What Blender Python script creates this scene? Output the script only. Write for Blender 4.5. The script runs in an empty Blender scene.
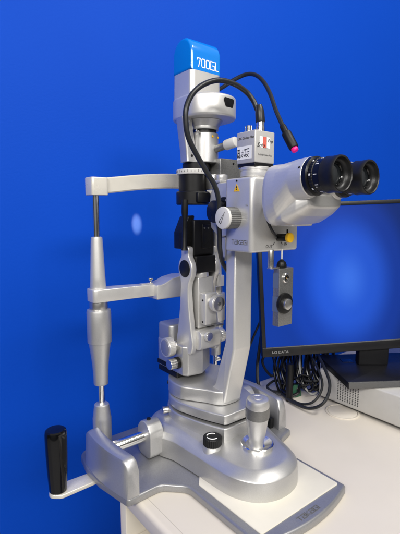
import bpy, bmesh, math, random
from mathutils import Vector, Matrix

random.seed(7)
sc = bpy.context.scene
COL = sc.collection
PI = math.pi

# ------------------------------------------------------------------ materials
def new_mat(name):
    m = bpy.data.materials.new(name); m.use_nodes = True
    return m, m.node_tree, m.node_tree.nodes['Principled BSDF']

def mat(name, col, rough=.4, metal=0., coat=0., noise=0., nscale=60., bump=0., bscale=400., rvar=0., spec=.5, emit=None, estr=0.):
    m, t, p = new_mat(name)
    p.inputs['Base Color'].default_value = (*col, 1)
    p.inputs['Roughness'].default_value = rough
    p.inputs['Metallic'].default_value = metal
    p.inputs['Specular IOR Level'].default_value = spec
    if coat:
        p.inputs['Coat Weight'].default_value = coat; p.inputs['Coat Roughness'].default_value = .08
    if emit:
        p.inputs['Emission Color'].default_value = (*emit, 1); p.inputs['Emission Strength'].default_value = estr
    if noise or bump or rvar:
        tc = t.nodes.new('ShaderNodeTexCoord')
    if noise:
        n = t.nodes.new('ShaderNodeTexNoise'); n.inputs['Scale'].default_value = nscale; n.inputs['Detail'].default_value = 5
        t.links.new(tc.outputs['Object'], n.inputs['Vector'])
        r = t.nodes.new('ShaderNodeMapRange')
        r.inputs['From Min'].default_value = .3; r.inputs['From Max'].default_value = .7
        r.inputs['To Min'].default_value = 1 - noise; r.inputs['To Max'].default_value = 1 + noise
        t.links.new(n.outputs['Fac'], r.inputs['Value'])
        mx = t.nodes.new('ShaderNodeVectorMath'); mx.operation = 'SCALE'
        mx.inputs[0].default_value = col
        t.links.new(r.outputs['Result'], mx.inputs['Scale'])
        t.links.new(mx.outputs['Vector'], p.inputs['Base Color'])
    if rvar:
        n2 = t.nodes.new('ShaderNodeTexNoise'); n2.inputs['Scale'].default_value = 22; n2.inputs['Detail'].default_value = 6
        t.links.new(tc.outputs['Object'], n2.inputs['Vector'])
        r2 = t.nodes.new('ShaderNodeMapRange')
        r2.inputs['From Min'].default_value = .3; r2.inputs['From Max'].default_value = .7
        r2.inputs['To Min'].default_value = rough - rvar; r2.inputs['To Max'].default_value = rough + rvar
        t.links.new(n2.outputs['Fac'], r2.inputs['Value']); t.links.new(r2.outputs['Result'], p.inputs['Roughness'])
    if bump:
        n3 = t.nodes.new('ShaderNodeTexNoise'); n3.inputs['Scale'].default_value = bscale; n3.inputs['Detail'].default_value = 3
        t.links.new(tc.outputs['Object'], n3.inputs['Vector'])
        b = t.nodes.new('ShaderNodeBump'); b.inputs['Strength'].default_value = bump; b.inputs['Distance'].default_value = .001
        t.links.new(n3.outputs['Fac'], b.inputs['Height']); t.links.new(b.outputs['Normal'], p.inputs['Normal'])
    return m

SILVER = mat('silver_paint', (.585, .58, .57), .42, .80, noise=.05, nscale=900, bump=.06, bscale=1500, rvar=.06)
SILVERD = mat('dark_silver_paint', (.50, .50, .505), .44, .80, noise=.06, nscale=900, bump=.06, bscale=1500, rvar=.06)
PLATE = mat('plate_grey', (.34, .34, .348), .40, .68, noise=.08, nscale=700, bump=.05, bscale=1200, rvar=.08)
PEARL = mat('pearl_paint', (.66, .65, .63), .40, .60, noise=.03, nscale=900, bump=.04, bscale=1500, rvar=.05)
IVORY = mat('ivory_paint', (.70, .67, .60), .26, .25, noise=.03, nscale=80, rvar=.05)
CHROME = mat('chrome', (.86, .85, .83), .16, 1., rvar=.04)
BRUSHED = mat('brushed_metal', (.60, .59, .57), .30, .95, rvar=.06)
ALU = mat('grey_aluminium', (.27, .27, .265), .42, .8, noise=.18, nscale=500, bump=.15, bscale=700)
GREYKNURL = mat('knurled_grey', (.22, .22, .215), .42, .8, noise=.1, nscale=500)
BLACKG = mat('gloss_black', (.003, .003, .0035), .10, 0, spec=.5)
BLACKM = mat('matt_black', (.006, .006, .0065), .40, 0, spec=.32, noise=.2, nscale=100, rvar=.08)
BLACKS = mat('satin_black', (.005, .005, .006), .26, 0, spec=.4, rvar=.06)
RUBBER = mat('rubber', (.008, .008, .0085), .38, 0, spec=.4, noise=.15, nscale=200, bump=.1, bscale=900)
CABLE = mat('cable_sheath', (.016, .017, .019), .36, 0, spec=.4, noise=.1, nscale=100)
WHITE = mat('white_plastic', (.62, .61, .585), .36, 0, rvar=.05)
WHITEP = mat('white_print', (.85, .85, .85), .5)
BLACKP = mat('black_print', (.02, .02, .022), .5)
GREYP = mat('grey_print', (.12, .12, .12), .5)
YELLOW = mat('yellow_plastic', (.80, .46, .01), .38)
MAGENTA = mat('magenta_tip', (.85, .01, .22), .3, emit=(.95, .01, .25), estr=.12)
REDP = mat('red_print', (.62, .12, .09), .5)
BLUECAP = mat('blue_cap', (.000, .19, .68), .20, 0, coat=.35, spec=.5, rvar=.05)
BLUELED = mat('blue_led', (.02, .05, .9), .3, emit=(.02, .07, 1.), estr=3)
PAD = mat('cream_pad', (.69, .655, .565), .42, 0, noise=.02, nscale=40, rvar=.06)
DESK = mat('desk_laminate', (.655, .603, .525), .42, 0, noise=.025, nscale=9, bump=.03, bscale=900, rvar=.08)
DESKIN = mat('desk_inner', (.70, .65, .56), .5, 0, noise=.03, nscale=20)
PCW = mat('pc_case', (.50, .487, .46), .45, 0, noise=.03, nscale=60, bump=.05, bscale=1600)
PCD = mat('pc_dark', (.05, .05, .05), .5)
MONB = mat('monitor_black', (.008, .008, .0095), .36, 0, spec=.35, rvar=.06, bump=.05, bscale=1800)
MONE = mat('monitor_edge', (.10, .10, .10), .42, .3, noise=.08, nscale=300)
GREENB = mat('green_plastic', (.02, .085, .045), .25)
LENS = mat('lens_glass', (.01, .012, .014), .05, 0, coat=1.)

def wall_mat():
    m, t, p = new_mat('blue_wall_paint')
    tc = t.nodes.new('ShaderNodeTexCoord')
    n = t.nodes.new('ShaderNodeTexNoise'); n.inputs['Scale'].default_value = 2.2; n.inputs['Detail'].default_value = 4
    n2 = t.nodes.new('ShaderNodeTexNoise'); n2.inputs['Scale'].default_value = 190; n2.inputs['Detail'].default_value = 4
    t.links.new(tc.outputs['Object'], n.inputs['Vector']); t.links.new(tc.outputs['Object'], n2.inputs['Vector'])
    r = t.nodes.new('ShaderNodeValToRGB')
    r.color_ramp.elements[0].position = .3; r.color_ramp.elements[0].color = (.0012, .058, .475, 1)
    r.color_ramp.elements[1].position = .7; r.color_ramp.elements[1].color = (.0015, .063, .505, 1)
    t.links.new(n.outputs['Fac'], r.inputs['Fac']); t.links.new(r.outputs['Color'], p.inputs['Base Color'])
    b = t.nodes.new('ShaderNodeBump'); b.inputs['Strength'].default_value = .30; b.inputs['Distance'].default_value = .001
    t.links.new(n2.outputs['Fac'], b.inputs['Height']); t.links.new(b.outputs['Normal'], p.inputs['Normal'])
    p.inputs['Roughness'].default_value = .6; p.inputs['Specular IOR Level'].default_value = .10
    return m
WALL = wall_mat()

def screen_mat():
    # blue room reflection painted as an emissive gradient, in the panel's own coordinates
    m, t, p = new_mat('painted_reflection')
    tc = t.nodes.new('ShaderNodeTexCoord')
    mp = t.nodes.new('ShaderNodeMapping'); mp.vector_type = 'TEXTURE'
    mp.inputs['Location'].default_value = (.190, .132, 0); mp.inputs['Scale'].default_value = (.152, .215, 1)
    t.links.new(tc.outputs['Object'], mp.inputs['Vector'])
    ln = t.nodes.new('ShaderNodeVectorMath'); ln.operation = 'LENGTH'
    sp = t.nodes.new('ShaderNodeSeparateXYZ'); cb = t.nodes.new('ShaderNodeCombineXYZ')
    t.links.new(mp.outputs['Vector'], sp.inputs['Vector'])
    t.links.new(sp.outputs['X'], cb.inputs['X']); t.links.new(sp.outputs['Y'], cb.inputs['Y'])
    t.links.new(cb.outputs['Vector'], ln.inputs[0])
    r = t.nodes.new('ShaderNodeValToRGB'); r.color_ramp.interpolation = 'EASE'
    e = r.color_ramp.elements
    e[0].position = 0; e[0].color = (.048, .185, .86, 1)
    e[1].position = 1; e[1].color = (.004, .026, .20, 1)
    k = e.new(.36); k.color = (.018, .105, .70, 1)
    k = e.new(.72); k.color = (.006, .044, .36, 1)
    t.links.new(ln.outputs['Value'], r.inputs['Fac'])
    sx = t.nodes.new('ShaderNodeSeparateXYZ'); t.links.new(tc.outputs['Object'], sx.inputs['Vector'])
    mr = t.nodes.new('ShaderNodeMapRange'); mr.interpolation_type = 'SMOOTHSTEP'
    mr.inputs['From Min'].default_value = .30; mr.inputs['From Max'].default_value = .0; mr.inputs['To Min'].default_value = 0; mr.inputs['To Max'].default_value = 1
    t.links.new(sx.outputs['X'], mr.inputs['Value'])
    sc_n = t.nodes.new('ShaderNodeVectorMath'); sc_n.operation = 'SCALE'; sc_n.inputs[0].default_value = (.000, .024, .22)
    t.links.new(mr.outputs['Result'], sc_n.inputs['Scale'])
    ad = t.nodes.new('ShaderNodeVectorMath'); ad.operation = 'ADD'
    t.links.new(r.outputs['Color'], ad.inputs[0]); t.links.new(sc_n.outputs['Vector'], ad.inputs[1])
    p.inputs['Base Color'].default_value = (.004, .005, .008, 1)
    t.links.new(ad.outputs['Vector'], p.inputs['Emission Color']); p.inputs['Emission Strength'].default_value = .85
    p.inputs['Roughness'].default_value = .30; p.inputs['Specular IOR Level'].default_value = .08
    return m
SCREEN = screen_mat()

# ------------------------------------------------------------------ mesh building
def M_axes(o, x, y):
    x = Vector(x).normalized(); y = Vector(y); z = x.cross(y).normalized(); y = z.cross(x)
    return Matrix(((x.x, y.x, z.x, o[0]), (x.y, y.y, z.y, o[1]), (x.z, y.z, z.z, o[2]), (0, 0, 0, 1)))

def M_axis(o, d, up=(0, 0, 1)):          # local z runs along d
    d = Vector(d).normalized(); up = Vector(up)
    if abs(d.dot(up)) > .98: up = Vector((0, 1, 0))
    x = up.cross(d).normalized(); y = d.cross(x)
    return Matrix(((x.x, y.x, d.x, o[0]), (x.y, y.y, d.y, o[1]), (x.z, y.z, d.z, o[2]), (0, 0, 0, 1)))

YZ = Matrix(((0, 0, 1, 0), (1, 0, 0, 0), (0, 1, 0, 0), (0, 0, 0, 1)))     # local (x,y,z) -> world (b,z) profile swept along v
XZ = Matrix(((1, 0, 0, 0), (0, 0, -1, 0), (0, 1, 0, 0), (0, 0, 0, 1)))    # local (x,y) -> (v,z), swept towards -b

def inset(pts, d):
    n = len(pts); out = []
    for i in range(n):
        p, q, r = Vector(pts[i - 1]), Vector(pts[i]), Vector(pts[(i + 1) % n])
        a = (q - p).normalized(); b = (r - q).normalized()
        na = Vector((-a.y, a.x)); nb = Vector((-b.y, b.x)); m = na + nb
        if m.length < 1e-6: m = na.copy()
        m.normalize(); c = max(.5, m.dot(na))
        v = q + m * (d / c); out.append((v.x, v.y))
    return out

def ccw(pts):
    a = sum(pts[i - 1][0] * pts[i][1] - pts[i][0] * pts[i - 1][1] for i in range(len(pts)))
    return pts if a > 0 else pts[::-1]

def fillet(pts, rad, seg=6):
    # pts: (x, y) or (x, y, r); rounds each corner
    out = []; n = len(pts)
    for i in range(n):
        p = Vector(pts[i - 1][:2]); q = Vector(pts[i][:2]); r = Vector(pts[(i + 1) % n][:2])
        R = pts[i][2] if len(pts[i]) > 2 else rad
        a = (p - q); b = (r - q); la, lb = a.length, b.length; a.normalize(); b.normalize()
        ang = a.angle(b)
        if R <= 0 or ang > 3.1: out.append((q.x, q.y)); continue
        t = min(R / math.tan(ang / 2), la * .48, lb * .48); Rr = t * math.tan(ang / 2)
        c = q + (a + b).normalized() * (Rr / math.sin(ang / 2))
        p0 = q + a * t; p1 = q + b * t
        a0 = math.atan2(p0.y - c.y, p0.x - c.x); a1 = math.atan2(p1.y - c.y, p1.x - c.x)
        d = a1 - a0
        while d > PI: d -= 2 * PI
        while d < -PI: d += 2 * PI
        for k in range(seg + 1):
            w = a0 + d * k / seg; out.append((c.x + Rr * math.cos(w), c.y + Rr * math.sin(w)))
    return out

def smooth_path(pts, sub=8, closed=False):
    P = [Vector(p) for p in pts]; n = len(P); out = []
    rng = n if closed else n - 1
    for i in range(rng):
        if closed: a, b, c, d = P[i - 1], P[i], P[(i + 1) % n], P[(i + 2) % n]
        else: a, b, c, d = P[max(i - 1, 0)], P[i], P[i + 1], P[min(i + 2, n - 1)]
        for k in range(sub):
            t = k / sub
            out.append(.5 * ((2 * b) + (c - a) * t + (2 * a - 5 * b + 4 * c - d) * t * t + (3 * b - a - 3 * c + d) * t ** 3))
    if not closed: out.append(P[-1])
    return out

class MB:
    def __init__(s): s.bm = bmesh.new(); s.mats = []
    def _mi(s, m):
        if m is None: return 0
        if m not in s.mats: s.mats.append(m)
        return s.mats.index(m)
    def rings(s, rings, m=None, cap0=True, cap1=True, closed=True):
        mi = s._mi(m); vs = [[s.bm.verts.new(p) for p in r] for r in rings]; n = len(rings[0])
        for a, b in zip(vs, vs[1:]):
            for i in range(n if closed else n - 1):
                j = (i + 1) % n
                f = s.bm.faces.new((a[i], a[j], b[j], b[i])); f.material_index = mi; f.smooth = True
        if cap0: f = s.bm.faces.new(vs[0][::-1]); f.material_index = mi; f.smooth = True
        if cap1: f = s.bm.faces.new(vs[-1]); f.material_index = mi; f.smooth = True
        return s
    def prism(s, outline, z0, z1, m=None, M=None, bt=.001, bb=.0006, seg=3, taper=0., zf=None):
        o = ccw([tuple(p[:2]) for p in outline]); R = []
        def ring(ins, z):
            q = inset(o, ins)
            r = [Vector((x, y, z + (zf(x, y) if zf else 0))) for x, y in q]
            return [M @ p for p in r] if M is not None else r
        for k in range(seg + 1):
            a = PI / 2 * k / seg
            if bb > 0 or k == seg: R.append(ring(bb * (1 - math.sin(a)), z0 + bb * (1 - math.cos(a))))
        for k in range(seg + 1):
            a = PI / 2 * k / seg
            if bt > 0 or k == 0: R.append(ring(taper + bt * (1 - math.cos(a)), z1 - bt * (1 - math.sin(a))))
        return s.rings(R, m)
    def box(s, x0, x1, y0, y1, z0, z1, m=None, r=.002, M=None, rc=None, seg=4):
        rc = r if rc is None else rc
        return s.prism(fillet([(x0, y0), (x1, y0), (x1, y1), (x0, y1)], rc, seg), z0, z1, m, M, r, r, 3)
    def lathe(s, prof, M, m=None, n=40, cap=True):
        R = [[M @ Vector((r * math.cos(2 * PI * k / n), r * math.sin(2 * PI * k / n), z)) for k in range(n)] for r, z in prof]
        return s.rings(R, m, cap, cap)
    def cyl(s, o, d, r, L, m=None, c=.0008, n=36, r2=None, up=(0, 0, 1)):
        r2 = r if r2 is None else r2
        return s.lathe([(r - c, 0), (r - c * .3, c * .3), (r, c), (r2, L - c), (r2 - c * .3, L - c * .3), (r2 - c, L)], M_axis(o, d, up), m, n)
    def rod(s, a, b, r, m=None, c=.0006, n=28, r2=None):
        a, b = Vector(a), Vector(b); return s.cyl(a, b - a, r, (b - a).length, m, c, n, r2)
    def knurl(s, o, d, r, L, m=None, teeth=36, depth=.05, c=.0008):
        n = teeth * 2; M = M_axis(o, d); R = []
        for (k, z) in ((.96, 0), (1, c), (1, L - c), (.96, L)):
            R.append([M @ Vector((r * k * (1 - depth * (i % 2)) * math.cos(2 * PI * i / n), r * k * (1 - depth * (i % 2)) * math.sin(2 * PI * i / n), z)) for i in range(n)])
        return s.rings(R, m)
    def tube(s, pts, r, m=None, n=14, sub=8, smooth=True, closed=False, r_end=None):
        P = smooth_path(pts, sub, closed) if smooth else [Vector(p) for p in pts]
        T = []
        for i in range(len(P)):
            t = P[min(i + 1, len(P) - 1)] - P[max(i - 1, 0)]; T.append(t.normalized())
        nrm = T[0].orthogonal().normalized(); R = []
        for i, p in enumerate(P):
            nrm = (nrm - T[i] * nrm.dot(T[i])).normalized(); bn = T[i].cross(nrm)
            rr = r if r_end is None else r + (r_end - r) * i / (len(P) - 1)
            R.append([p + (nrm * math.cos(2 * PI * k / n) + bn * math.sin(2 * PI * k / n)) * rr for k in range(n)])
        return s.rings(R, m)
    def poly(s, pts, m=None):
        f = s.bm.faces.new([s.bm.verts.new(p) for p in pts]); f.material_index = s._mi(m); return s
    def build(s, name, m=None, parent=None, sharp=32):
        if m is not None and not s.mats: s.mats.append(m)
        bmesh.ops.recalc_face_normals(s.bm, faces=s.bm.faces[:])
        me = bpy.data.meshes.new(name); s.bm.to_mesh(me); s.bm.free()
        for q in s.mats: me.materials.append(q)
        for p in me.polygons: p.use_smooth = True
        me.set_sharp_from_angle(angle=math.radians(sharp))
        o = bpy.data.objects.new(name, me); COL.objects.link(o)
        if parent is not None: o.parent = parent
        return o

def tag(o, label=None, cat=None, group=None, kind=None):
    if label: o['label'] = label
    if cat: o['category'] = cat
    if group: o['group'] = group
    if kind: o['kind'] = kind
    return o

def empty(name, loc, rot=(0, 0, 0)):
    o = bpy.data.objects.new(name, None); o.location = loc; o.rotation_euler = rot
    o.empty_display_size = .02; COL.objects.link(o); return o

def fused(mb, name, m, parent, voxel=.0012, it=6):
    # one cast body: voxel-fuse overlapping lumps, then relax
    o = mb.build(name, m, None)
    md = o.modifiers.new('r', 'REMESH'); md.mode = 'VOXEL'; md.voxel_size = voxel; md.use_smooth_shade = True
    ms = o.modifiers.new('s', 'SMOOTH'); ms.iterations = it; ms.factor = .5
    dg = bpy.context.evaluated_depsgraph_get(); dg.update()
    me = bpy.data.meshes.new_from_object(o.evaluated_get(dg))
    old = o.data; o.modifiers.clear(); o.data = me; me.name = name; bpy.data.meshes.remove(old)
    if not me.materials: me.materials.append(m)
    for p in me.polygons: p.use_smooth = True; p.material_index = 0
    if parent is not None: o.parent = parent
    return o

def lettering(txt, size, M, m, parent, name='lettering', shear=0., thick=0., align='CENTER', sx=1.):
    cu = bpy.data.curves.new('t', 'FONT'); cu.body = txt; cu.size = size; cu.align_x = align; cu.align_y = 'CENTER'
    cu.shear = shear; cu.offset = thick; cu.extrude = .00008; cu.resolution_u = 3
    tmp = bpy.data.objects.new('t', cu); COL.objects.link(tmp)
    dg = bpy.context.evaluated_depsgraph_get(); dg.update()
    me = bpy.data.meshes.new_from_object(tmp.evaluated_get(dg)); bpy.data.objects.remove(tmp); bpy.data.curves.remove(cu)
    me.transform(M @ Matrix.Diagonal((sx, 1, 1, 1))); me.materials.clear(); me.materials.append(m); me.name = name
    o = bpy.data.objects.new(name, me); COL.objects.link(o); o.parent = parent
    return o

GLYPH = {'T': (.8, [[(0, 1), (.8, 1)], [(.4, 1), (.4, 0)]]), 'a': (.8, [[(.05, 1), (.8, 1), (.8, 0), (0, 0), (0, .52), (.8, .52)]]), 'K': (.75, [[(0, 1), (0, 0)], [(.75, 1), (.06, .5), (.75, 0)]]),
         'G': (.8, [[(.8, 1), (0, 1), (0, 0), (.8, 0), (.8, .5), (.42, .5)]]), 'I': (.06, [[(.03, 1), (.03, 0)]]), 'L': (.62, [[(0, 1), (0, 0), (.62, 0)]]),
         '7': (.62, [[(0, .82), (0, 1), (.62, 1), (.25, 0)]]), '0': (.66, [[(.12, 1), (.54, 1), (.66, .86), (.66, .14), (.54, 0), (.12, 0), (0, .14), (0, .86), (.12, 1)]])}
def stroke_text(txt, h, M, m, parent, wt=.17, gap=.30, sx=1., name='lettering'):
    tot = sum(GLYPH[c][0] for c in txt) + gap * (len(txt) - 1); x = -tot / 2; mb = MB(); k = 0
    for c in txt:
        w_, ls = GLYPH[c]
        for l in ls:
            for p, q in zip(l, l[1:]):
                a = Vector(((p[0] + x) * h * sx, (p[1] - .5) * h, 0)); b_ = Vector(((q[0] + x) * h * sx, (q[1] - .5) * h, 0)); d = (b_ - a).normalized() * (wt * h / 2); n = Vector((-d.y, d.x, 0)); z = .00006 + .000008 * (k % 9); k += 1
                mb.poly([M @ (v_ + Vector((0, 0, z))) for v_ in (a - d - n, b_ + d - n, b_ + d + n, a - d + n)], m)
        x += w_ + gap
    return mb.build(name, m, parent)

# ------------------------------------------------------------------ the place
W = MB()
wl = W.box(-2.6, 3.6, 0, .1, -.75, 2.1, WALL, r=.002).build('wall', WALL)
wl.location = (-.178, 1.028, 0); wl.rotation_euler = (0, 0, math.radians(30)); tag(wl, 'plain matt blue painted wall behind the instrument', 'wall', kind='structure')
fl = MB().box(-2.5, 2.5, -1.6, 1.9, -.80, -.752, mat('grey_floor', (.30, .29, .28), .5, noise=.1, nscale=8)).build('floor')
tag(fl, 'grey floor under the desk', 'floor', kind='structure')

Q = Vector((.0117, .699, 0)); TH = math.radians(38)
desk = empty('desk', Q, (0, 0, TH)); tag(desk, 'cream desk top with rounded edge and open shelf below', 'desk')
dk = [(-.175, -.62, .02), (.95, -.62, .02), (.95, .14, .02), (.17, .14, .02), (.17, .006, .01), (-.175, .006, .008)]
MB().prism(fillet(dk, .01, 6), -.026, 0, DESK, bt=.007, bb=.003, seg=4).build('desk_top', DESK, desk)
MB().box(-.1585, -.1577, -.60, -.004, -.001, .00018, mat('edge_joint', (.50, .46, .40), .5), r=0.00005).build('edge_seam', None, desk)
b = MB(); b.box(-.172, .10, -.022, -.004, -.62, -.0262, DESKIN, r=.001); b.build('end_panel', DESKIN, desk)
b = MB(); b.box(-.172, .10, -.60, -.0225, -.100, -.084, DESK, r=.0015); b.build('shelf', DESK, desk)
b = MB(); b.box(.02, .036, -.60, -.0225, -.0835, -.0264, DESKIN, r=.0008); b.build('inner_panel', DESKIN, desk)
b = MB(); b.box(.90, .945, -.60, .10, -.751, -.0265, DESK, r=.002); b.build('side_panel', DESK, desk)
b = MB(); b.box(-.10, .09, -.60, -.58, -.751, -.1005, DESK, r=.002); b.build('side_panel', DESK, desk)

grom = empty('cable_grommet', Q + Matrix.Rotation(TH, 3, 'Z') @ Vector((.292, -.08, .0))); tag(grom, 'round cream cable grommet set into the desk beside the white computer', 'grommet')
g = MB(); g.lathe([(.034, .0), (.034, .0012), (.0325, .0022), (.030, .0022), (.0295, .0012)], Matrix.Identity(4), mat('grommet_rim', (.60, .55, .47), .45), cap=False)
g.build('rim', None, grom)
g = MB(); g.lathe([(.0288, .0005), (.0288, .0015), (.027, .002)], Matrix.Identity(4), mat('grommet_lid', (.66, .61, .53), .4)); g.build('lid', None, grom)

# ------------------------------------------------------------------ slit lamp (v right, b towards the patient, z up)
S = empty('slit_lamp', Q, (0, 0, TH))
tag(S, 'silver ophthalmic slit lamp microscope with blue lamp cap standing on the cream desk', 'slit lamp')

# base plate
pl = [(-.105, -.2285, .009)] + [(-.015 + .0899 * k / 10, -.2435 + .015 * (k / 10) ** 2, 0) for k in range(-9, 10)] + [(.0755, -.2285, .009), (.075, -.115, .02), (.100, -.085, .02),
      (.136, -.075, .004), (.136, .055, .03), (.10, .108, .03), (-.13, .108, .03), (-.196, .090, .020), (-.204, .045, .03), (-.203, .0, .03), (-.190, -.064, .006), (-.135, -.063, .02), (-.107, -.09, .025)]
base = MB().prism(fillet(pl, .01, 7), .0008, .012, PLATE, bt=.0035, bb=.001, seg=4).build('base_plate', PLATE, S)
pd = [(-.094, -.098, .004), (-.092, -.221, .004), (.0675, -.221, .004), (.0675, -.06, .004), (-.06, -.06, .004)]
MB().prism(fillet(pd, .004, 4), .0122, .0136, PAD, bt=.0006, bb=0, seg=2).build('pad', PAD, base)
MPL = M_axes((-.015, -.2315, .0124), (1, 0, 0), (0, 1, 0))
stroke_text('TaKaGI', .0066, MPL, GREYP, base, sx=1.12)

# hand guards
def guard(side, v_in, v_out):
    mb = MB(); R = []
    # swept from near to far: outward-bowed wall, top edge rounded down at the near end
    N = 26
    for k in range(N + 1):
        t = k / N; bb_ = -.064 + .118 * t
        bow = .006 * math.sin(PI * t) + .010 * t
        hz = .0675 + .001 * t
        if t < .12: hz -= .016 * (1 - math.sqrt(max(0, 1 - (1 - t / .12) ** 2)))
        if t > .97: hz -= .003 * (1 - math.sqrt(max(0, 1 - ((t - .97) / .03) ** 2)))
        vi = v_in + side * bow * .75; vo = v_out + side * bow
        e = .0035; sec = [(vi, .0122), (vi, hz - e), (vi + side * e * .3, hz - e * .3), (vi + side * e, hz), (vo - side * .006, hz - .0012),
                          (vo - side * .0015, hz - .0030), (vo, hz - .0065), (vo + side * .002, .0122)]
        R.append([Vector((x, bb_, z)) for x, z in sec])
    mb.rings(R, SILVERD)
    return mb.build('hand_guard', SILVERD, S, sharp=40)
guard(-1, -.172, -.189); guard(1, .117, .134)
MB().box(.108, .1165, -.052, .045, .0126, .031, BLACKM, r=.001).build('rack_cover', BLACKM, S)

# grip bar and black grip
gb = MB()
gp = [(-.12, .046, .01), (-.12, .022, .01), (-.19, .021, .02), (-.252, .019, .013), (-.270, .034, .013), (-.252, .049, .013), (-.19, .046, .02)]
gb.prism(fillet(gp, .012, 8), -.0062, -.0002, IVORY, bt=.0015, bb=.001)
grip_bar = gb.build('grip_bar', IVORY, S)
MB().lathe([(.0112, .0), (.0125, .0015), (.0142, .03), (.0152, .06), (.0156, .085), (.0154, .095), (.0146, .0985), (.0125, .1002), (.006, .1008)],
           Matrix.Translation((-.2520, .034, .0)) @ Matrix.Scale(.94, 4, (0, 0, 1)), BLACKG, 48).build('grip', BLACKG, grip_bar)

# chin rest posts
def post(v):
    b0 = .09; T = Matrix.Translation((v, b0, 0))
    o = MB().lathe([(.0155, .0125), (.0155, .060), (.0150, .0625), (.0128, .079), (.0122, .0835), (.0105, .085), (.0058, .085)], T, SILVER).build('post_base', SILVER, S)
    MB().lathe([(.0054, .08), (.0054, .125)], T, CHROME).build('lower_rod', CHROME, o)
    p = MB().lathe([(.008, .1195), (.0114, .1195), (.0119, .121), (.0121, .135), (.0133, .155), (.0160, .178), (.0178, .191), (.0192, .1915), (.0196, .193), (.0196, .243), (.0188, .2465), (.015, .2475)], T, SILVER).build('height_sleeve', SILVER, S)
    MB().lathe([(.0142, .247), (.0146, .2485), (.0146, .259), (.0142, .2605), (.012, .2605)], T, BRUSHED).build('collar_ring', BRUSHED, p)
    q = MB().lathe([(.0118, .281), (.0128, .283), (.0118, .30), (.0093, .360), (.0088, .3645), (.0060, .3655)], T, PEARL).build('post_sleeve', PEARL, S)
    MB().lathe([(.0056, .36), (.0056, .436)], T, CHROME).build('upper_rod', CHROME, q)
post(-.155); post(.094)

# brow bar
cl = smooth_path([(-.150, .09, .4455), (-.120, .087, .4490), (-.08, .081, .4540), (-.03, .077, .458), (.01, .078, .458), (.05, .084, .454), (.092, .09, .446)], 8)
bb = MB(); R = []
for i, p in enumerate(cl):
    t = (cl[min(i + 1, len(cl) - 1)] - cl[max(i - 1, 0)]).normalized(); n = Vector((-t.y, t.x, 0)).normalized()
    w, h = .0065, .0125; R.append([p + n * (w * a) + Vector((0, 0, h * c)) for a, c in ((-.75, -1), (.75, -1), (1, -.85), (1, .85), (.75, 1), (-.75, 1), (-1, .85), (-1, -.85))])
bb.rings(R, IVORY)
for v in (-.153, .094):
    bb.prism(fillet([(v - .0135, .076), (v + .0145, .076), (v + .0145, .104), (v - .0135, .104)], .004, 5), .4308, .4588, IVORY, bt=.0015, bb=.0012)
bb.build('brow_bar', IVORY, S)

# chin bar and chin cup
cb = MB()
cb.prism(fillet([(-.170, .074, .008), (-.1, .072, .01), (-.060, .068), (-.060, .086), (-.12, .100, .02), (-.155, .107, .008), (-.170, .104, .008)], .003, 5), .2607, .2815, PEARL, bt=.0015, bb=.001)
cbo = cb.build('chin_bar', PEARL, S)
cb = MB(); cb.prism(fillet([(.060, .068), (.103, .074), (.109, .08), (.109, .104), (.094, .107), (.060, .086)], .003, 5), .2607, .2815, PEARL, bt=.0015, bb=.001)
cb.build('chin_bar', PEARL, S)
cc = MB()
prof = [(-.0625, .2555), (.06, .2555), (.06, .280), (.045, .287), (.02, .2925), (-.01, .2935), (-.03, .290), (-.045, .2835), (-.053, .2812), (-.0625, .281)]
cc.prism(fillet(prof, .002, 3), -.094, -.058, PEARL, XZ, bt=.002, bb=.002)
cco = cc.build('chin_cup', PEARL, S)
ts = MB(); ts.rod((-.063, .078, .2815), (-.063, .078, .289), .0018, CHROME); ts.cyl((-.063, .078, .288), (0, 0, 1), .0045, .004, CHROME)
ts.prism([(-.083, .074), (-.060, .074), (-.060, .082), (-.083, .082)], .2816, .2832, PEARL, bt=.0004, bb=.0003)
ts.build('thumb_screw', None, cbo)

# cross slide body
half = [(.0, -.190), (.021, -.187), (.040, -.1775), (.0535, -.161), (.0625, -.139), (.069, -.11), (.0755, -.08), (.083, -.05), (.089, -.025), (.097, -.005), (.1, .012), (.098, .035), (.085, .055), (.065, .068), (.035, .074), (.0, .075)]
out = half + [(-x, y) for x, y in half[-2:0:-1]]
out = [(x - .014 * max(0, min(1, (-.03 - y) / .10)), y - .003 * max(0, min(1, (-.03 - y) / .10))) for x, y in out]
out = [(p.x, p.y) for p in smooth_path([(x, y, 0) for x, y in out], 4, True)]
out = ccw(out)
cs = MB(); R = []
for ins, z in ((.0, .0135), (.0, .015), (.0008, .0418), (.0012, .0428), (.0022, .0440), (.0060, .0470), (.0105, .0500), (.0150, .0524), (.0170, .0531), (.0195, .0534), (.034, .0548), (.046, .0565), (.056, .0575)):
    ring = []
    q = inset(out, ins)
    for x, y in q:
        kb = max(0, min(1, (y + .13) / .15)); kb = kb * kb * (3 - 2 * kb)
        zz = z if z < .03 else z * (.97 + .17 * kb * (1 if z > .045 else .4))
        ring.append(Vector((x, y, zz)))
    R.append(ring)
cs.rings(R, SILVER)
slide = cs.build('cross_slide', SILVER, S, sharp=24)
MB().prism(inset(out, .0015), .0122, .0140, BLACKM, bt=0, bb=0).build('slide_skirt', BLACKM, slide)
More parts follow.
